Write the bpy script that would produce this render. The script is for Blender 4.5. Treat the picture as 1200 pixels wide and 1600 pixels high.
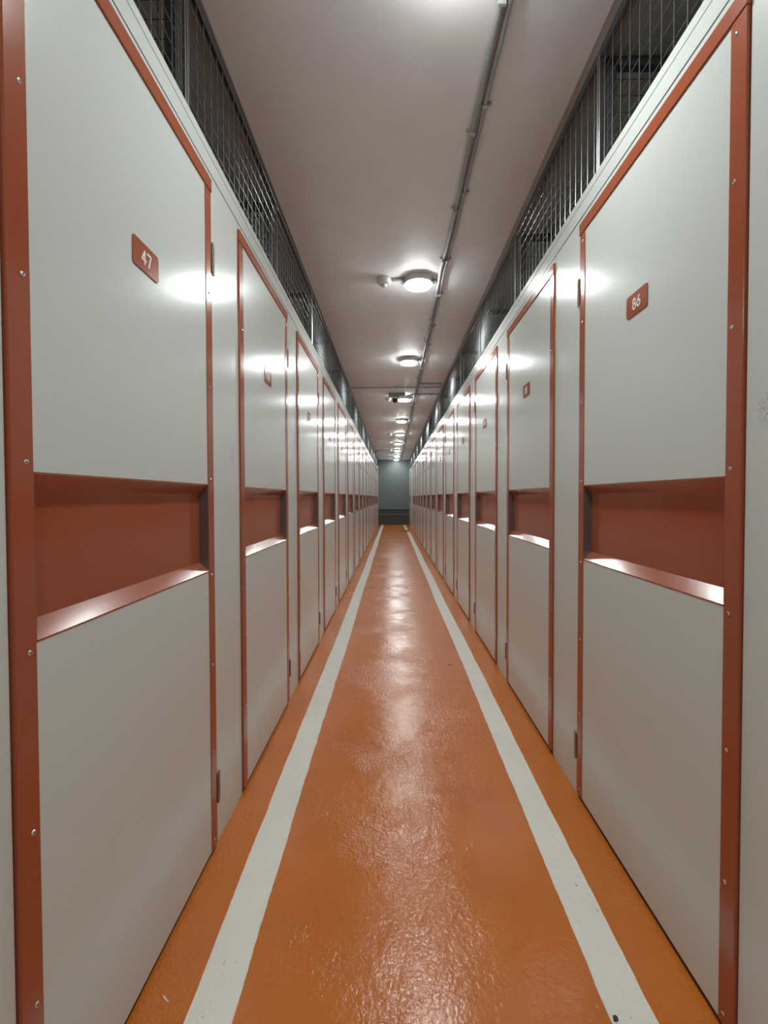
import bpy, bmesh, math, random
from mathutils import Vector, Matrix
random.seed(7)
R = math.radians
scene = bpy.context.scene
for o in list(bpy.data.objects):
    bpy.data.objects.remove(o)

# ------------------------------------------------------------------ camera
CAM_H = 1.2
F = 735.0                                   # focal length in pixels of a 1200x1600 frame
cd = bpy.data.cameras.new('camera')
cam = bpy.data.objects.new('camera', cd)
scene.collection.objects.link(cam)
cd.sensor_fit = 'VERTICAL'; cd.sensor_height = 36.0; cd.sensor_width = 27.0
cd.lens = F / 1600 * 36.0
cd.shift_y = -6.6 / 1600
cd.clip_start = 0.02
cam.location = (0, 0, CAM_H)
cam.rotation_euler = (Matrix.Rotation(R(1.013), 3, 'Z') @ Matrix.Rotation(R(90 - 1.28), 3, 'X')
                      @ Matrix.Rotation(R(-0.16), 3, 'Z')).to_euler()
scene.camera = cam

# ------------------------------------------------------------------ world, exposure
w = bpy.data.worlds.new('world'); scene.world = w; w.use_nodes = True
w.node_tree.nodes['Background'].inputs[0].default_value = (0, 0, 0, 1)
w.node_tree.nodes['Background'].inputs[1].default_value = 0.0
LAMP = 120.0                                 # emission of each lamp diffuser
scene.view_settings.view_transform = 'Standard'
scene.view_settings.look = 'None'
scene.view_settings.exposure = 0.0
scene.view_settings.gamma = 1.0
scene.view_settings.use_curve_mapping = False

# ------------------------------------------------------------------ dimensions
WL, WR = 0.605, 0.738                       # locker fronts left and right of the camera
ZC = CAM_H + 1.64                           # ceiling
YB, YF = -4.5, 20.6                         # ends of the corridor
Z_RAIL0, Z_RAIL1 = CAM_H + 1.017, CAM_H + 1.060
Z_HEAD = CAM_H + 1.090                      # shadow gap above the doors
Z_LINE, Z_FASC = CAM_H + 1.146, CAM_H + 1.176
CAGE = 1.7                                  # depth of the storage cages

# ------------------------------------------------------------------ materials
def new_mat(name):
    m = bpy.data.materials.new(name); m.use_nodes = True
    nt = m.node_tree
    return m, nt, nt.nodes['Principled BSDF'], nt.links

def N(nt, kind, **kw):
    n = nt.nodes.new(kind)
    for k, v in kw.items():
        if hasattr(n, k): setattr(n, k, v)
        else: n.inputs[k].default_value = v
    return n

def mathn(nt, op, a, b=None, c=None, clamp=False):
    n = nt.nodes.new('ShaderNodeMath'); n.operation = op; n.use_clamp = clamp
    for i, v in enumerate((a, b, c)):
        if v is None: continue
        if isinstance(v, (int, float)): n.inputs[i].default_value = v
        else: nt.links.new(v, n.inputs[i])
    return n.outputs[0]

def mixc(nt, fac, a, b):
    n = nt.nodes.new('ShaderNodeMix'); n.data_type = 'RGBA'
    for s, v in ((n.inputs[0], fac), (n.inputs[6], a), (n.inputs[7], b)):
        if isinstance(v, (int, float)): s.default_value = v
        elif isinstance(v, tuple): s.default_value = (*v, 1)
        else: nt.links.new(v, s)
    return n.outputs[2]

def ramp(nt, v, lo, hi):
    n = nt.nodes.new('ShaderNodeMapRange'); n.inputs[1].default_value = lo; n.inputs[2].default_value = hi
    nt.links.new(v, n.inputs[0]); return n.outputs[0]

def simple(name, col, rough, metal=0.0, var=0.06, scale=30.0, bump=0.0, bscale=400.0, spec=0.5, coat=0.0):
    m, nt, b, L = new_mat(name)
    geo = N(nt, 'ShaderNodeNewGeometry')
    n = N(nt, 'ShaderNodeTexNoise', Scale=scale, Detail=3.0); L.new(geo.outputs['Position'], n.inputs['Vector'])
    c = mixc(nt, n.outputs[0], tuple(x * (1 - var) for x in col), tuple(min(1, x * (1 + var)) for x in col))
    L.new(c, b.inputs['Base Color'])
    b.inputs['Roughness'].default_value = rough; b.inputs['Metallic'].default_value = metal
    b.inputs['Specular IOR Level'].default_value = spec
    b.inputs['Coat Weight'].default_value = coat
    if bump:
        n2 = N(nt, 'ShaderNodeTexNoise', Scale=bscale, Detail=2.0); L.new(geo.outputs['Position'], n2.inputs['Vector'])
        bp = N(nt, 'ShaderNodeBump', Strength=bump, Distance=0.0005); L.new(n2.outputs[0], bp.inputs['Height'])
        L.new(bp.outputs[0], b.inputs['Normal'])
    return m

def laminate():
    m, nt, b, L = new_mat('grey_laminate')
    geo = N(nt, 'ShaderNodeNewGeometry'); P = geo.outputs['Position']
    n = N(nt, 'ShaderNodeTexNoise', Scale=260.0, Detail=2.0); L.new(P, n.inputs['Vector'])
    c = mixc(nt, n.outputs[0], (0.635, 0.67, 0.645), (0.70, 0.735, 0.71))
    # two scuffed places: on the pilaster right beside the near door, and a faint one on the left pilaster
    sep = N(nt, 'ShaderNodeSeparateXYZ'); L.new(P, sep.inputs[0])
    def blob(x0, y0, z0, rx, ry, rz):
        a = mathn(nt, 'DIVIDE', mathn(nt, 'SUBTRACT', sep.outputs[0], x0), rx)
        d = mathn(nt, 'DIVIDE', mathn(nt, 'SUBTRACT', sep.outputs[1], y0), ry)
        e = mathn(nt, 'DIVIDE', mathn(nt, 'SUBTRACT', sep.outputs[2], z0), rz)
        s = mathn(nt, 'ADD', mathn(nt, 'ADD', mathn(nt, 'MULTIPLY', a, a), mathn(nt, 'MULTIPLY', d, d)), mathn(nt, 'MULTIPLY', e, e))
        return mathn(nt, 'SUBTRACT', 1.0, s, clamp=True)
    bl = mathn(nt, 'MAXIMUM', blob(WR, 0.945, 1.376, 0.2, 0.032, 0.036),
               mathn(nt, 'MULTIPLY', blob(-WL, 1.785, 1.36, 0.2, 0.022, 0.05), 0.55))
    ns = N(nt, 'ShaderNodeTexNoise', Scale=190.0, Detail=3.0); L.new(P, ns.inputs['Vector'])
    st = mathn(nt, 'MULTIPLY', ramp(nt, ns.outputs[0], 0.47, 0.62), mathn(nt, 'POWER', bl, 0.6))
    c = mixc(nt, mathn(nt, 'MULTIPLY', st, 0.55), c, (0.16, 0.15, 0.13))
    L.new(c, b.inputs['Base Color'])
    b.inputs['Roughness'].default_value = 0.21; b.inputs['Specular IOR Level'].default_value = 0.28
    return m

def floor_mat(name, base, dark, white=False):
    m, nt, b, L = new_mat(name)
    geo = N(nt, 'ShaderNodeNewGeometry'); P = geo.outputs['Position']
    sep = N(nt, 'ShaderNodeSeparateXYZ'); L.new(P, sep.inputs[0])
    n = N(nt, 'ShaderNodeTexNoise', Scale=3.0, Detail=4.0); L.new(P, n.inputs['Vector'])
    c = mixc(nt, ramp(nt, n.outputs[0], 0.3, 0.7), base, dark)
    sp = N(nt, 'ShaderNodeTexNoise', Scale=70.0, Detail=2.0); L.new(P, sp.inputs['Vector'])
    spk = ramp(nt, sp.outputs[0], 0.70, 0.76)
    c = mixc(nt, mathn(nt, 'MULTIPLY', spk, 0.45 if white else 0.25), c, (0.10, 0.08, 0.06))
    # thin scuffs drawn along the corridor
    hgt_lines = None
    if not white:
        for (x0, ya, yb, wd) in ((0.062, 1.46, 2.1, 0.0012), (0.10, 1.75, 2.05, 0.001), (-0.07, 1.55, 2.0, 0.0008)):
            wob = mathn(nt, 'MULTIPLY', mathn(nt, 'SINE', mathn(nt, 'MULTIPLY', sep.outputs[1], 9.0)), 0.002)
            dx = mathn(nt, 'ABSOLUTE', mathn(nt, 'SUBTRACT', mathn(nt, 'SUBTRACT', sep.outputs[0], x0), wob))
            ln = mathn(nt, 'MULTIPLY', mathn(nt, 'LESS_THAN', dx, wd),
                       mathn(nt, 'MULTIPLY', mathn(nt, 'GREATER_THAN', sep.outputs[1], ya), mathn(nt, 'LESS_THAN', sep.outputs[1], yb)))
            hgt_lines = ln if hgt_lines is None else mathn(nt, 'MAXIMUM', hgt_lines, ln)
        c = mixc(nt, mathn(nt, 'MULTIPLY', hgt_lines, 0.35), c, (0.12, 0.05, 0.02))
    L.new(c, b.inputs['Base Color'])
    b.inputs['Roughness'].default_value = 0.20 if not white else 0.24
    # poured resin: wavy overall, crusty in patches
    pm = N(nt, 'ShaderNodeTexNoise', Scale=2.2, Detail=3.0, Roughness=0.6); L.new(P, pm.inputs['Vector'])
    patch = ramp(nt, pm.outputs[0], 0.47, 0.62)
    f1 = N(nt, 'ShaderNodeTexNoise', Scale=85.0, Detail=2.0, Distortion=0.6); L.new(P, f1.inputs['Vector'])
    f2 = N(nt, 'ShaderNodeTexNoise', Scale=14.0, Detail=2.0, Distortion=0.5); L.new(P, f2.inputs['Vector'])
    f3 = N(nt, 'ShaderNodeTexNoise', Scale=260.0, Detail=2.0); L.new(P, f3.inputs['Vector'])
    h = mathn(nt, 'ADD', mathn(nt, 'MULTIPLY', f1.outputs[0], mathn(nt, 'MULTIPLY_ADD', patch, 0.0030, 0.0010)),
              mathn(nt, 'MULTIPLY', f2.outputs[0], 0.0022))
    h = mathn(nt, 'ADD', h, mathn(nt, 'MULTIPLY', f3.outputs[0], mathn(nt, 'MULTIPLY_ADD', patch, 0.0003, 0.00010)))
    if hgt_lines is not None:
        h = mathn(nt, 'SUBTRACT', h, mathn(nt, 'MULTIPLY', hgt_lines, 0.0006))
    bp = N(nt, 'ShaderNodeBump', Strength=0.7, Distance=1.0); L.new(h, bp.inputs['Height'])
    L.new(bp.outputs[0], b.inputs['Normal'])
    return m

def emit(name, col, s):
    m, nt, b, L = new_mat(name)
    b.inputs['Base Color'].default_value = (0.9, 0.9, 0.9, 1)
    b.inputs['Emission Color'].default_value = (*col, 1); b.inputs['Emission Strength'].default_value = s
    return m

M = {}
M['lam'] = laminate()
M['red'] = simple('rust_orange_paint', (0.37, 0.090, 0.040), 0.17, var=0.05, scale=60, bump=0.04, bscale=900)
M['floor'] = floor_mat('orange_resin', (0.64, 0.185, 0.024), (0.57, 0.155, 0.020))
M['stripe'] = floor_mat('white_line_paint', (0.93, 0.91, 0.84), (0.86, 0.84, 0.77), white=True)
M['ceil'] = simple('ceiling_paint', (0.86, 0.855, 0.88), 0.5, var=0.05, scale=6, bump=0.15, bscale=250)
M['cage_ceil'] = simple('raw_dark_concrete', (0.46, 0.45, 0.44), 0.8, var=0.12, scale=8, bump=0.2, bscale=150)
M['cage_wall'] = simple('dark_block_wall', (0.30, 0.31, 0.315), 0.85, var=0.12, scale=9, bump=0.2, bscale=150)
M['far'] = simple('blue_grey_wall_paint', (0.14, 0.17, 0.17), 0.45, var=0.12, scale=2.5)
M['farlow'] = simple('dark_grey_wall_paint', (0.065, 0.07, 0.068), 0.5, var=0.1, scale=3)
M['galv'] = simple('galvanised_wire', (0.34, 0.355, 0.36), 0.30, metal=0.9, var=0.1, scale=40)
M['dark'] = simple('dark_grey_steel', (0.07, 0.075, 0.08), 0.45, var=0.1)
M['kick'] = simple('dark_brown_threshold', (0.05, 0.02, 0.012), 0.6)
M['alu'] = simple('dull_aluminium_edge', (0.22, 0.21, 0.20), 0.35, metal=0.7)
M['steel'] = simple('bright_screw_steel', (0.75, 0.75, 0.74), 0.25, metal=1.0)
M['hole'] = simple('screw_recess', (0.02, 0.02, 0.02), 0.6)
M['hinge'] = simple('bronzed_steel_hinge', (0.30, 0.26, 0.20), 0.35, metal=0.85)
M['white'] = simple('white_plastic', (0.72, 0.72, 0.70), 0.4, var=0.03)
M['digit'] = simple('white_vinyl', (0.80, 0.78, 0.76), 0.45, var=0.02)
M['pvc'] = simple('grey_conduit_plastic', (0.36, 0.38, 0.39), 0.5, var=0.06)
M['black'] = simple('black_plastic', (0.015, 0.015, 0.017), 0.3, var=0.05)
M['lens'] = simple('dark_lens', (0.01, 0.01, 0.012), 0.05, var=0.0, coat=1.0)
M['lamp'] = emit('lamp_diffuser', (0.94, 1.0, 0.985), LAMP)

# ------------------------------------------------------------------ mesh helpers
class MB:
    def __init__(s): s.bm = bmesh.new()
    def box(s, x0, x1, y0, y1, z0, z1, bev=0.0, seg=2):
        r = bmesh.ops.create_cube(s.bm, size=1.0)
        bmesh.ops.scale(s.bm, vec=(abs(x1 - x0), abs(y1 - y0), abs(z1 - z0)), verts=r['verts'])
        bmesh.ops.translate(s.bm, vec=((x0 + x1) / 2, (y0 + y1) / 2, (z0 + z1) / 2), verts=r['verts'])
        if bev:
            ed = {e for v in r['verts'] for e in v.link_edges}
            bmesh.ops.bevel(s.bm, geom=list(ed), offset=bev, segments=seg, profile=0.5, affect='EDGES')
        return s
    def lathe(s, prof, n=32, mat=Matrix()):
        """prof: (radius, height) list, spun around local z, then moved by mat; ends closed."""
        rings = []
        for r, h in prof:
            rings.append([s.bm.verts.new(mat @ Vector((r * math.cos(2 * math.pi * i / n), r * math.sin(2 * math.pi * i / n), h))) for i in range(n)])
        for a, b in zip(rings, rings[1:]):
            for i in range(n):
                s.bm.faces.new((a[i], a[(i + 1) % n], b[(i + 1) % n], b[i]))
        s.bm.faces.new(list(reversed(rings[0]))); s.bm.faces.new(rings[-1])
        return s
    def tube(s, pts, r, n=10):
        pts = [Vector(p) for p in pts]; rings = []
        for i, p in enumerate(pts):
            t = (pts[min(i + 1, len(pts) - 1)] - pts[max(i - 1, 0)]).normalized()
            ref = Vector((0, 0, 1)) if abs(t.z) < 0.9 else Vector((1, 0, 0))
            a = t.cross(ref).normalized(); b = t.cross(a).normalized()
            rings.append([s.bm.verts.new(p + a * r * math.cos(2 * math.pi * k / n) + b * r * math.sin(2 * math.pi * k / n)) for k in range(n)])
        for a, b in zip(rings, rings[1:]):
            for k in range(n):
                s.bm.faces.new((a[k], b[k], b[(k + 1) % n], a[(k + 1) % n]))
        s.bm.faces.new(rings[0]); s.bm.faces.new(list(reversed(rings[-1])))
        return s
    def prism(s, poly, axis_a, axis_b, axis_n, n0, n1):
        """polygon in (a,b) extruded along n; axes are indices 0..2."""
        def P(p, nn):
            v = [0, 0, 0]; v[axis_a] = p[0]; v[axis_b] = p[1]; v[axis_n] = nn
            return s.bm.verts.new(v)
        A = [P(p, n0) for p in poly]; B = [P(p, n1) for p in poly]
        s.bm.faces.new(A); s.bm.faces.new(list(reversed(B)))
        for i in range(len(poly)):
            j = (i + 1) % len(poly); s.bm.faces.new((A[i], B[i], B[j], A[j]))
        return s
    def mesh(s, name, mat, smooth=False):
        bmesh.ops.recalc_face_normals(s.bm, faces=s.bm.faces)
        me = bpy.data.meshes.new(name); s.bm.to_mesh(me); s.bm.free()
        me.materials.append(mat)
        if smooth:
            for p in me.polygons: p.use_smooth = True
            if hasattr(me, 'set_sharp_from_angle'): me.set_sharp_from_angle(angle=R(35))
        return me

def obj(name, me, parent=None, loc=(0, 0, 0)):
    o = bpy.data.objects.new(name, me); scene.collection.objects.link(o)
    o.location = loc
    if parent is not None: o.parent = parent
    return o
def tag(o, label, cat, group=None):
    o['label'] = label; o['category'] = cat
    if group: o['group'] = group
    return o
def struct(o, label=None, cat=None):
    o['kind'] = 'structure'
    if label: o['label'] = label
    if cat: o['category'] = cat
    return o
def empty(name, loc=(0, 0, 0)):
    o = bpy.data.objects.new(name, None); scene.collection.objects.link(o); o.location = loc
    o.empty_display_size = 0.05
    return o

# ================================================================== STRUCTURE
XL, XR = -WL - CAGE, WR + CAGE
fl = obj('floor', MB().box(XL, XR, YB, YF, -0.1, 0).mesh('floor', M['floor']))
struct(fl, 'glossy orange resin floor running down the corridor', 'floor')

def stripe(xa, xb, y0, y1, seed):
    """a painted line: its long edges wander a little as rolled paint does"""
    rnd = random.Random(seed); b = MB(); n = int((y1 - y0) / 0.02)
    ja = jb = 0.0; top = []
    for i in range(n + 1):
        y = y0 + (y1 - y0) * i / n
        ja = ja * 0.75 + rnd.uniform(-1, 1) * 0.0011; jb = jb * 0.75 + rnd.uniform(-1, 1) * 0.0011
        wv = 0.003 * math.sin(y * 1.7 + seed)
        top.append([b.bm.verts.new((xa + ja + wv, y, 0.0)), b.bm.verts.new((xa + ja + wv + .0006, y, 0.0012)),
                    b.bm.verts.new((xb + jb + wv - .0006, y, 0.0012)), b.bm.verts.new((xb + jb + wv, y, 0.0))])
    for p, q in zip(top, top[1:]):
        for k in range(3): b.bm.faces.new((p[k], p[k + 1], q[k + 1], q[k]))
    return b
obj('painted_stripe', stripe(-0.482, -0.371, YB + .1, YF - 0.15, 1).mesh('painted_stripe', M['stripe']), fl)
obj('painted_stripe', stripe(0.500, 0.606, YB + .1, 16.2, 2).mesh('painted_stripe', M['stripe']), fl)
obj('painted_stripe', stripe(0.470, 0.570, 17.3, YF - 0.15, 3).mesh('painted_stripe', M['stripe']), fl)

ce = obj('ceiling', MB().box(-WL - 0.02, WR + 0.0, YB, YF, ZC, ZC + 0.12).mesh('ceiling', M['ceil']))
struct(ce, 'pale painted ceiling strip above the corridor', 'ceiling')
obj('cage_soffit', MB().box(XL, -WL - 0.021, YB, YF, ZC + 0.002, ZC + 0.12).mesh('cage_soffit', M['cage_ceil']), ce)
obj('cage_soffit', MB().box(WR + 0.001, XR, YB, YF, ZC + 0.002, ZC + 0.12).mesh('cage_soffit', M['cage_ceil']), ce)

for nm, x0, x1 in (('wall_outer_left', XL - 0.1, XL), ('wall_outer_right', XR, XR + 0.1)):
    struct(obj(nm, MB().box(x0, x1, YB, YF, 0, ZC).mesh(nm, M['cage_wall'])), 'dark block wall behind the storage cages', 'wall')
wb = obj('wall_back', MB().box(XL, XR, YB - 0.1, YB, 0, ZC).mesh('wall_back', M['far'])); struct(wb, 'blue grey wall behind the viewpoint', 'wall')
wf = obj('wall_far', MB().box(XL, XR, YF, YF + 0.1, 0, ZC).mesh('wall_far', M['far'])); struct(wf, 'blue grey wall closing the far end of the corridor', 'wall')
obj('dado', MB().box(XL, XR, YF - 0.02, YF, 0, 0.43).mesh('dado', M['farlow']), wf)
obj('dado', MB().box(XL, XR, YF - 0.012, YF, 0.47, 0.67).mesh('dado', M['farlow']), wf)
for z in (0.43, 0.675):
    obj('guard_rail', MB().box(XL, XR, YF - 0.07, YF, z, z + 0.035, 0.006).mesh('guard_rail', M['far']), wf)

# ------------------------------------------------------------------ doors
def side_x(s, v):            # v measured from the front plane towards the corridor
    return -s * v

def arc(cx, cy, rx, ry, a0, a1, n=14):
    return [(cx + rx * math.cos(R(a0 + (a1 - a0) * i / n)), cy + ry * math.sin(R(a0 + (a1 - a0) * i / n))) for i in range(n + 1)]
# strokes in a cell 0.62 wide and 1 high
GLYPH = {'0': [arc(.31, .5, .27, .45, 0, 360, 24)], '1': [[(.12, .80), (.34, .95), (.34, .05)]],
         '2': [arc(.31, .68, .25, .27, 165, -25) + [(.06, .05), (.58, .05)]],
         '3': [arc(.29, .72, .23, .23, 150, -80), arc(.29, .27, .27, .23, 95, -155)],
         '4': [[(.44, .05), (.44, .95), (.05, .30), (.60, .30)]],
         '5': [[(.54, .95), (.14, .95), (.10, .55)] + arc(.29, .33, .27, .28, 120, -150)],
         '6': [arc(.31, .31, .26, .26, 0, 360, 24), [(.42, .95), (.20, .62), (.07, .40)]],
         '7': [[(.05, .95), (.57, .95), (.24, .05)]],
         '8': [arc(.31, .28, .26, .24, 0, 360, 24), arc(.31, .74, .21, .21, 0, 360, 20)],
         '9': [arc(.31, .69, .26, .26, 0, 360, 24), [(.20, .05), (.42, .38), (.55, .60)]]}
def text_mesh(t, height, wt=0.085):
    """round-ended stroke numerals, a thin film with its own thickness"""
    b = MB(); adv = 0.76; tot = adv * (len(t) - 1) + 0.62; lay = 0
    for ci, ch in enumerate(t):
        for st in GLYPH[ch]:
            pts = [((x + ci * adv - tot / 2), y - 0.5) for x, y in st]
            for p, q in zip(pts, pts[1:]):
                dx, dy = q[0] - p[0], q[1] - p[1]; a = math.atan2(dy, dx); poly = []
                for k in range(5): poly.append((q[0] + wt * math.cos(a - math.pi / 2 + k * math.pi / 4), q[1] + wt * math.sin(a - math.pi / 2 + k * math.pi / 4)))
                for k in range(5): poly.append((p[0] + wt * math.cos(a + math.pi / 2 + k * math.pi / 4), p[1] + wt * math.sin(a + math.pi / 2 + k * math.pi / 4)))
                lay += 1
                b.prism([(x * height, y * height) for x, y in poly], 0, 1, 2, 0, 0.0004 + 2e-6 * lay)
    return b.mesh('digits', M['digit'])

ST = 0.047                                        # width of the orange stiles
ZS0, ZS1 = CAM_H - 0.242, CAM_H + 0.042           # recessed grip band
DB = 0.018                                        # gap under the door
TD = 0.029                                        # depth of the grip band
def rounded_plate(w, h, r, t, s):
    b = MB(); poly = []
    for cx, cy, a0 in ((w / 2 - r, h / 2 - r, 0), (-w / 2 + r, h / 2 - r, 90), (-w / 2 + r, -h / 2 + r, 180), (w / 2 - r, -h / 2 + r, 270)):
        for k in range(6):
            a = R(a0 + 18 * k); poly.append((cx + r * math.cos(a), cy + r * math.sin(a)))
    return b.prism(poly, 1, 2, 0, 0, side_x(s, t))

def door_meshes(s, dw):
    X = lambda v: side_x(s, v)
    d = {}
    d['stile'] = MB().box(X(-0.034), X(0.0022), 0, ST, DB, Z_RAIL0 + 0.003, 0.0014).mesh('stile', M['red'])
    d['top_rail'] = MB().box(X(-0.034), X(0.0050), -0.002, dw + 0.002, Z_RAIL0, Z_RAIL1, 0.0014).mesh('top_rail', M['red'])
    p0, p1 = ST, dw - ST
    d['upper_panel'] = MB().box(X(-0.030), X(0), p0, p1, ZS1 + 0.002, Z_RAIL0, 0.0010).mesh('upper_panel', M['lam'])
    d['lower_panel'] = MB().box(X(-0.030), X(0), p0, p1, DB, ZS0 - 0.003, 0.0010).mesh('lower_panel', M['lam'])
    # folded tray: lip, slanted soffit, back, slanted sill, lip
    prof = [(0.001, ZS1 + .002), (0.001, ZS1 - 0.001), (-TD, ZS1 - 0.0305), (-TD, ZS0 + 0.0300), (0.001, ZS0 + 0.0005), (0.001, ZS0 - 0.003), (-0.034, ZS0 - 0.003), (-0.034, ZS1 + .002)]
    prof = [(X(v), z) for v, z in prof]
    d['grip_tray'] = MB().prism(prof, 0, 2, 1, p0 + 0.002, p1 - 0.002).mesh('grip_tray', M['red'])
    tri = [(X(0.0), ZS1), (X(-TD + .0005), ZS1 - 0.0295), (X(-TD + .0005), ZS0 + 0.029), (X(0.0), ZS0 + .001)]
    d['tray_end'] = MB().prism(tri, 0, 2, 1, 0, 0.004).mesh('tray_end', M['alu'])
    d['plate'] = rounded_plate(0.12, 0.067, 0.009, 0.003, s).mesh('number_plate', M['red'])
    rot = Matrix.Rotation(R(90) * (-s), 4, 'Y')
    sc = MB().lathe([(0.0046, -0.001), (0.0046, 0.0008), (0.0037, 0.0020), (0.0020, 0.0025)], 12, rot)
    nf = len(sc.bm.faces); sc.lathe([(0.0017, 0.0020), (0.0017, 0.0028)], 6, rot)
    me = sc.mesh('screw', M['steel']); me.materials.append(M['hole'])
    for i, pg in enumerate(me.polygons): pg.material_index = 1 if i >= nf else 0
    d['screw'] = me
    hg = MB()
    hg.box(X(-0.0050), X(0.0005), 0.003, 0.034, -0.048, 0.048, 0.0008, 1)
    d['hinge'] = hg.mesh('hinge_leaf', M['hinge'])
    kn = MB()
    for i in range(5):
        z0 = -0.048 + i * 0.0192
        kn.lathe([(0.0055, z0 + .0006), (0.0055, z0 + 0.0186)], 12, Matrix.Translation((X(0.0030), 0.0065, 0)))
    kn.lathe([(0.003, -0.051), (0.003, 0.051)], 10, Matrix.Translation((X(0.0030), 0.0065, 0)))
    d['knuckle'] = kn.mesh('knuckle', M['hinge'], True)
    return d

ORD = ['first', 'second', 'third', 'fourth', 'fifth', 'sixth', 'seventh', 'eighth', 'ninth', 'tenth', 'eleventh', 'twelfth',
       'thirteenth', 'fourteenth', 'fifteenth', 'sixteenth', 'seventeenth', 'eighteenth']
DOORW = {-1: 0.846, 1: 0.866}
PITCH = {-1: 1.137, 1: 1.166}
Y0 = {-1: 0.735, 1: 1.008}
YS = {-1: [Y0[-1] + PITCH[-1] * k for k in range(17)], 1: [Y0[1] + PITCH[1] * k for k in range(14)] + [19.05]}
SIDE = {-1: 'left', 1: 'right'}
DM = {s: door_meshes(s, DOORW[s]) for s in (-1, 1)}
SCREWZ = [CAM_H + z for z in (0.985, 0.675, 0.366, 0.060, -0.257, -0.560, -0.855, -1.155)]

def build_door(s, k, y):
    X = lambda v: side_x(s, v)
    d = DM[s]; dw = DOORW[s]; num = 47 + k if s < 0 else 86 - k
    root = empty('locker_door', (s * (WL if s < 0 else WR), y, 0))
    if k == 0: lab = 'white storage door numbered %d, orange frame, nearest one on the %s' % (num, SIDE[s])
    elif k == 1: lab = 'white storage door numbered %d, %s from the camera on the %s' % (num, ORD[k], SIDE[s])
    elif k == len(YS[s]) - 1: lab = 'last white storage door on the %s, beside the far wall' % SIDE[s]
    else: lab = '%s white storage door from the camera on the %s side' % (ORD[k], SIDE[s])
    root['kind'] = 'thing'; tag(root, lab, 'door', 'orange framed storage doors on the %s' % SIDE[s])
    near = obj('stile', d['stile'], root)
    far = obj('stile', d['stile'], root, (0, dw - ST, 0))
    obj('top_rail', d['top_rail'], root)
    obj('upper_panel', d['upper_panel'], root)['label'] = 'smooth pale grey upper panel'
    obj('lower_panel', d['lower_panel'], root)['label'] = 'smooth pale grey lower panel'
    tr = obj('grip_tray', d['grip_tray'], root); tr['label'] = 'recessed orange band across the door'
    obj('tray_end', d['tray_end'], tr, (0, ST - 0.001, 0)); obj('tray_end', d['tray_end'], tr, (0, dw - ST - 0.003, 0))
    pl = obj('number_plate', d['plate'], root, (0, dw / 2, CAM_H + 0.585)); pl['label'] = 'orange plate with the number %d' % num
    if k < 8:
        tx = obj('digits', text_mesh(str(num), 0.033), pl, (X(0.0032), 0, 0))
        tx.rotation_euler = (R(90), 0, R(90) * (-s))
    for z in (CAM_H + 0.805, CAM_H - 1.0):
        h = obj('hinge', d['hinge'], root, (0, dw + 0.001, z)); h['label'] = 'bronzed steel hinge'
        obj('knuckle', d['knuckle'], h)
    if k < 5:
        for st, yy in ((near, 0.030), (far, dw - ST + 0.020)):
            for z in SCREWZ:
                sc = obj('screw', d['screw'], st, (X(0.0022), yy - st.location.y, z))
    return root
for s in (-1, 1):
    for k, y in enumerate(YS[s]): build_door(s, k, y)

# ------------------------------------------------------------------ locker front walls: pilasters, headers, fascia
PB = 0.005                                      # pilasters stand back from the doors
for s in (-1, 1):
    W_ = WL if s < 0 else WR; X = lambda v: s * W_ - s * v
    wall = empty('wall_%s' % SIDE[s], (0, 0, 0)); struct(wall, 'pale grey panelled storage front along the %s of the corridor' % SIDE[s], 'wall')
    ys = YS[s]; dw = DOORW[s]
    spans = [(YB, ys[0])] + [(a + dw, b) for a, b in zip(ys, ys[1:])] + [(ys[-1] + dw, YF)]
    for a, b in spans:
        obj('pilaster_panel', MB().box(X(-PB - 0.03), X(-PB), a + 0.0025, b - 0.003, 0, Z_HEAD - 0.002, 0.001, 1).mesh('pilaster_panel', M['lam']), wall)
    hd = MB().box(X(-PB - 0.03), X(-PB), 0.001, dw - 0.001, Z_RAIL1 + 0.003, Z_HEAD - 0.002, 0.001, 1).mesh('header_panel', M['lam'])
    kp = MB().box(X(-0.034), X(-0.007), 0.003, dw - 0.003, 0, DB - 0.001).mesh('threshold', M['kick'])
    bk = MB().box(X(-0.055), X(-0.039), -0.02, dw + 0.02, 0, Z_HEAD).mesh('door_backing', M['kick'])
    for y in ys:
        obj('header_panel', hd, wall, (0, y, 0)); obj('threshold', kp, wall, (0, y, 0)); obj('door_backing', bk, wall, (0, y, 0))
    p = PITCH[s]; cuts = [YB] + [ys[0] - 0.12 + 2 * p * i for i in range(int((YF - ys[0]) / (2 * p)) + 1)] + [YF]
    if s > 0: cuts = [YB] + [1.76 + 2 * p * i for i in range(int((YF - 1.8) / (2 * p)) + 1)] + [YF]
    for a, b in zip(cuts, cuts[1:]):
        obj('fascia_panel', MB().box(X(-PB - 0.032), X(-PB + 0.0005), a + 0.0008, b - 0.0008, Z_HEAD + 0.002, Z_LINE - 0.0006, 0.0008, 1).mesh('fascia_panel', M['lam']), wall)
        obj('fascia_cap', MB().box(X(-PB - 0.034), X(-PB + 0.0015), a + 0.0008, b - 0.0008, Z_LINE + 0.0006, Z_FASC, 0.001, 1).mesh('fascia_cap', M['lam']), wall)
    obj('gap_shade_strip', MB().box(X(-PB - 0.03), X(-PB - 0.0012), YB, YF, Z_HEAD - 0.0019, Z_HEAD + 0.0019).mesh('gap_shade_strip', M['black']), wall)  # solid black strip in the fascia gap, its shade put into the colour
    obj('carrier_rail', MB().box(X(-0.08), X(-0.041), YB, YF, Z_HEAD - 0.03, Z_FASC - 0.004).mesh('carrier_rail', M['dark']), wall)

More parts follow.
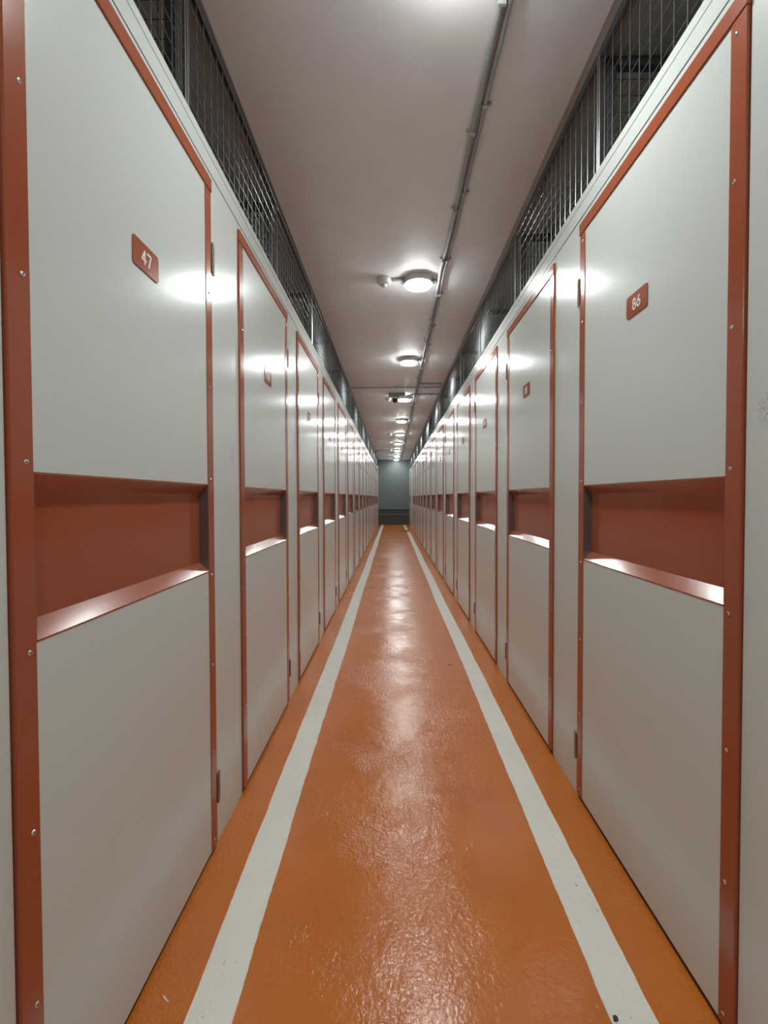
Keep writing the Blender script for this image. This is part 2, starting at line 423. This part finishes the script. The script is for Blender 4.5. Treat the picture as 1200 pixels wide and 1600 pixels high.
# ------------------------------------------------------------------ wire mesh above the fronts
WR_R, GRID = 0.0017, 0.060
def wire_panel(length, z0, z1):
    """square wires lying in the local yz plane, welded where they cross"""
    b = MB(); n = int(length / GRID)
    off = (length - n * GRID) / 2
    for i in range(n + 1):
        y = off + i * GRID
        b.tube([(0, y, z0), (0, y, z1)], WR_R, 6)
    z = z1 - 0.03
    while z > z0:
        b.tube([(2.0 * WR_R, 0, z), (2.0 * WR_R, length, z)], WR_R, 6); z -= GRID
    return b
for s in (-1, 1):
    W_ = WL if s < 0 else WR; p = PITCH[s]
    x = s * (W_ + 0.030)
    z0, z1 = Z_FASC - 0.01, ZC - 0.006
    first = (1.462 if s < 0 else 1.775) - 2 * p
    nb = int((YF - first) / p)
    wires = wire_panel(p - 0.045, z0, z1).mesh('wire_grid', M['galv'], True)
    post = MB().box(-0.006, 0.006, -0.004, 0.004, Z_FASC - 0.02, ZC - 0.002, 0.002, 1).mesh('post', M['galv'])
    rail = MB()
    rail.box(-0.004, 0.004, -0.007, p - 0.010, ZC - 0.036, ZC - 0.001); rail.box(-s * 0.004, -s * 0.022 * -1, -0.007, p - 0.010, ZC - 0.006, ZC - 0.001)
    rail = rail.mesh('ceiling_rail', M['dark'])
    pl_len = CAGE - 0.09
    pw = MB()
    n = int(pl_len / GRID)
    for i in range(1, n + 1):
        pw.tube([(s * i * GRID, 0, z0 - 0.3), (s * i * GRID, 0, ZC - 0.06)], WR_R, 5)
    z = ZC - 0.09
    while z > z0 - 0.3:
        pw.tube([(s * 0.03, 0.004, z), (s * pl_len, 0.004, z)], WR_R, 5); z -= GRID
    pw = pw.mesh('wire_grid', M['dark'], True)
    ppost = MB().box(0, s * 0.032, -0.015, 0.015, z0 - 0.3, ZC - 0.03).mesh('frame_post', M['dark'])
    prail = MB().box(0, s * pl_len, -0.015, 0.015, ZC - 0.055, ZC - 0.02).mesh('frame_rail', M['dark'])
    grp = 'wire mesh panels above the %s storage doors' % SIDE[s]
    for i in range(nb):
        y = first + i * p
        if i < 1: continue
        t = empty('mesh_panel', (x, y, 0))
        pos = i - 2
        lab = '%s wire mesh panel above the %s storage doors, counted from the camera' % (ORD[min(i - 1, 17)], SIDE[s])
        tag(t, lab, 'mesh panel', grp)
        obj('post', post, t); obj('post', post, t, (0, 0.016, 0))
        obj('ceiling_rail', rail, t)
        g = obj('wire_grid', wires, t, (0, 0.03, 0)); g['kind'] = 'stuff'
        if i < 2: continue
        c = empty('wire_screen', (x + s * 0.03, y + 0.02, 0))
        tag(c, '%s dark wire mesh partition behind the %s mesh panels, counted from the camera' % (ORD[i - 2], SIDE[s]), 'screen',
            'dark mesh partitions between the %s cages' % SIDE[s])
        obj('frame_post', ppost, c); obj('frame_rail', prail, c)
        g = obj('wire_grid', pw, c); g['kind'] = 'stuff'

# ------------------------------------------------------------------ ceiling lamps and motion sensors
LX = 0.2
LY = [-2.83, -0.70, 1.40, 3.57, 5.62, 7.76, 9.95, 12.1, 14.15, 16.2, 18.3, 20.1]
base_m = MB().lathe([(0.095, 0.0), (0.102, -0.003), (0.104, -0.034), (0.1035, -0.041), (0.092, -0.042)], 40).mesh('lamp_base', M['white'], True)
rim_m = MB().lathe([(0.0995, -0.0405), (0.1045, -0.0415), (0.1045, -0.0465), (0.1005, -0.0475), (0.0992, -0.0450)], 40).mesh('lamp_rim', M['white'], True)
diff_m = MB().lathe([(0.096, -0.034), (0.0985, -0.046), (0.0985, -0.054), (0.095, -0.059), (0.07, -0.0615), (0.04, -0.063), (0.012, -0.0635)], 40).mesh('diffuser', M['lamp'], True)
stub_m = MB().tube([(0.09, 0.0, -0.012), (0.115, 0.0, -0.012), (0.14, 0.02, -0.012), (0.15, 0.05, -0.012)], 0.009, 8).mesh('cable_stub', M['pvc'], True)
n_vis = 0
for i, y in enumerate(LY):
    t = empty('ceiling_lamp', (LX + (0.0 if i < 8 else -0.02), y, ZC))
    if y < 2: lab = 'round ceiling lamp overhead, just outside the top of the picture' if i == 2 else ['round ceiling lamp furthest behind the viewpoint', 'round ceiling lamp close behind the viewpoint'][i]
    else:
        lab = '%s glowing round ceiling lamp from the camera' % ORD[n_vis] if n_vis else 'largest glowing round ceiling lamp, nearest in view, beside a sensor'; n_vis += 1
    tag(t, lab, 'lamp', 'round lamps along the ceiling')
    obj('lamp_base', base_m, t); obj('lamp_rim', rim_m, t); obj('diffuser', diff_m, t)['label'] = 'glowing white diffuser'
    obj('cable_stub', stub_m, t)
sen_body = MB().lathe([(0.050, 0.0), (0.053, -0.004), (0.054, -0.030), (0.050, -0.040), (0.040, -0.047), (0.026, -0.049)], 32).mesh('sensor_body', M['white'], True)
sen_eye = MB().lathe([(0.026, -0.047), (0.025, -0.056), (0.020, -0.063), (0.010, -0.067), (0.003, -0.068)], 24).mesh('sensor_eye', M['white'], True)
arm = MB().tube([(0.045, 0, -0.016), (0.165, 0, -0.016)], 0.0125, 10).mesh('conduit_arm', M['pvc'], True)
sn = 0
for i in (1, 3, 5, 7, 9):
    t = empty('motion_sensor', (LX - 0.258, LY[i] + (0.02 if i > 3 else -0.01), ZC))
    lab = ['round white motion sensor on the ceiling behind the viewpoint', 'round white motion sensor beside the largest ceiling lamp', 'round white motion sensor beside the security camera',
           'small round motion sensor beside the fifth ceiling lamp', 'small round motion sensor beside the seventh ceiling lamp'][sn]; sn += 1
    tag(t, lab, 'sensor', 'motion sensors on the ceiling')
    obj('sensor_body', sen_body, t); obj('sensor_eye', sen_eye, t); obj('conduit_arm', arm, t)

# ------------------------------------------------------------------ conduits
def conduit(name, pts, r, label, clip_every=0.5, ear=-1, seed=0, group=None):
    rnd = random.Random(seed)
    o = obj(name, MB().tube(pts, r, 10).mesh(name, M['pvc'], True)); tag(o, label, 'conduit', group)
    clip = MB()
    # u-clip across the conduit with a screwed ear on one side
    ax = Vector(pts[-1]) - Vector(pts[0]); along_y = abs(ax.y) > abs(ax.x)
    if along_y:
        clip.box(-r - 0.003, r + 0.003, -0.007, 0.007, -r * 1.9, r, 0.002, 1); clip.box(ear * (r + 0.002), ear * (r + 0.016), -0.007, 0.007, r - 0.010, r, 0.002, 1)
    else:
        clip.box(-0.007, 0.007, -r - 0.003, r + 0.003, -r * 1.9, r, 0.002, 1); clip.box(-0.007, 0.007, -r - 0.016, -r - 0.002, r - 0.010, r, 0.002, 1)
    cm = clip.mesh('clip', M['pvc'])
    acc = clip_every * 0.6
    for a, b in zip(pts, pts[1:]):
        a, b = Vector(a), Vector(b); acc += (b - a).length
        if acc > clip_every:
            acc = rnd.uniform(-0.06, 0.06); obj('clip', cm, o, b)
    return o
def wavy(x0, r, seed, amp):
    rnd = random.Random(seed); pts = []; y = YB + 0.2; j = 0
    while y < YF - 0.1:
        j = j * 0.7 + rnd.uniform(-1, 1) * amp
        dip = -0.012 * math.exp(-((y - 3.45) / 0.35) ** 2)
        pts.append((x0 + j + dip, y, ZC - r - 0.0005)); y += 0.14
    return pts
conduit('ceiling_conduit', wavy(0.362, 0.0115, 3, 0.0022), 0.0115, 'grey corrugated conduit clipped along the ceiling, nearer the lamps', 0.47, -1, 1)
conduit('ceiling_conduit', wavy(0.391, 0.0095, 4, 0.0022), 0.0095, 'thinner grey conduit along the ceiling, on the right of its twin', 0.55, 1, 2)
def cross(y, xa, xb, r, wob, seed, zc=None):
    rnd = random.Random(seed); n = 12
    return [(xa + (xb - xa) * i / n, y + rnd.uniform(-wob, wob), (ZC - r - 0.0005) if zc is None else zc) for i in range(n + 1)]
ZX = ZC - 0.0345
conduit('cross_conduit', cross(6.92, -WL + .0, WR - 0.02, 0.011, 0.008, 5, ZX), 0.011, 'grey conduit crossing the whole ceiling before the security camera', 0.4, -1, 3)
conduit('cross_conduit', cross(6.80, 0.40, WR - 0.02, 0.011, 0.008, 6), 0.011, 'short grey conduit joining the crossing conduit from the right', 0.3, -1, 4)
conduit('cross_conduit', [(0.235, 7.53, ZC - 0.03), (0.29, 7.46, ZC - 0.034), (0.36, 7.38, ZX), (0.45, 7.37, ZX), (0.60, 7.37, ZX), (WR - 0.02, 7.38, ZX)], 0.011, 'grey conduit running right from the security camera box', 0.25, -1, 5)
conduit('cross_conduit', cross(16.55, 0.40, WR - 0.02, 0.013, 0.01, 7), 0.013, 'grey conduit crossing the ceiling right of the distant lamps', 0.3, -1, 6)
conduit('cross_conduit', cross(16.1, 0.40, WR - 0.02, 0.013, 0.01, 8), 0.013, 'grey conduit just before its twin on the distant right ceiling', 0.3, -1, 7)
conduit('cross_conduit', [(-WL + .005, 16.9, ZC - 0.06), (-WL + .03, 16.6, ZC - 0.03), (-0.50, 16.4, ZC - 0.0135), (-0.30, 16.4, ZC - 0.0135), (-0.12, 16.45, ZC - 0.0135)], 0.013, 'grey conduit curving in from the left on the distant ceiling', 0.3, -1, 8)

# ------------------------------------------------------------------ security camera
t = empty('security_camera', (0.075, 7.45, ZC)); tag(t, 'grey security camera hanging under a box on the ceiling', 'camera')
obj('mounting_box', MB().box(-0.13, 0.13, -0.05, 0.07, -0.055, 0, 0.006).mesh('mounting_box', M['pvc']), t)
obj('bracket', MB().box(-0.03, 0.03, -0.02, 0.04, -0.085, -0.05, 0.006).mesh('bracket', M['pvc']), t)
tilt = Matrix.Translation((-0.03, -0.03, -0.115)) @ Matrix.Rotation(R(90 + 12), 4, 'X')
bd = obj('camera_body', MB().lathe([(0.030, -0.11), (0.044, -0.10), (0.046, 0.05), (0.048, 0.055), (0.048, 0.085), (0.040, 0.087)], 28, tilt).mesh('camera_body', M['white'], True), t)
obj('lens', MB().lathe([(0.040, 0.084), (0.040, 0.089), (0.028, 0.0905), (0.008, 0.0915)], 28, tilt).mesh('lens', M['lens'], True), bd)

# ------------------------------------------------------------------ small things
bx = empty('wall_box', (-WL + 0.012, 17.3, CAM_H + 1.11)); tag(bx, 'small white box fixed high on the left front near the far wall', 'box')
obj('housing', MB().box(-0.014, 0.075, -0.10, 0.10, -0.05, 0.05, 0.01).mesh('housing', M['white']), bx)
obj('cover', MB().box(0.0755, 0.084, -0.085, 0.085, -0.038, 0.038, 0.004).mesh('cover', M['white']), bx)

def flake(name, label, pts, th, mat, loc):
    b = MB(); b.prism(pts, 0, 1, 2, 0, th)
    o = obj(name, b.mesh(name, mat), None, loc); tag(o, label, 'debris'); return o
flake('paint_flake', 'thin pale sliver lying on the floor by the left door', [(-0.009, 0.007), (-0.007, 0.0085), (0.001, 0.0015), (0.010, -0.005), (0.009, -0.007), (-0.001, -0.001)], 0.0008, M['digit'], (-0.546, 1.090, 0.0002))
flake('dirt_crumb', 'small black crumb on the right white line at the bottom', [(-0.006, -0.004), (-0.002, -0.006), (0.005, -0.004), (0.006, 0.003), (0.001, 0.006), (-0.004, 0.004)], 0.004, M['black'], (0.509, 1.062, 0.0012))
flake('dry_leaf_bit', 'tiny dark scrap on the orange floor near the right line', [(-0.014, -0.004), (0.0, -0.009), (0.016, -0.003), (0.012, 0.006), (-0.006, 0.008)], 0.0012, M['kick'], (0.405, 3.34, 0.0004))
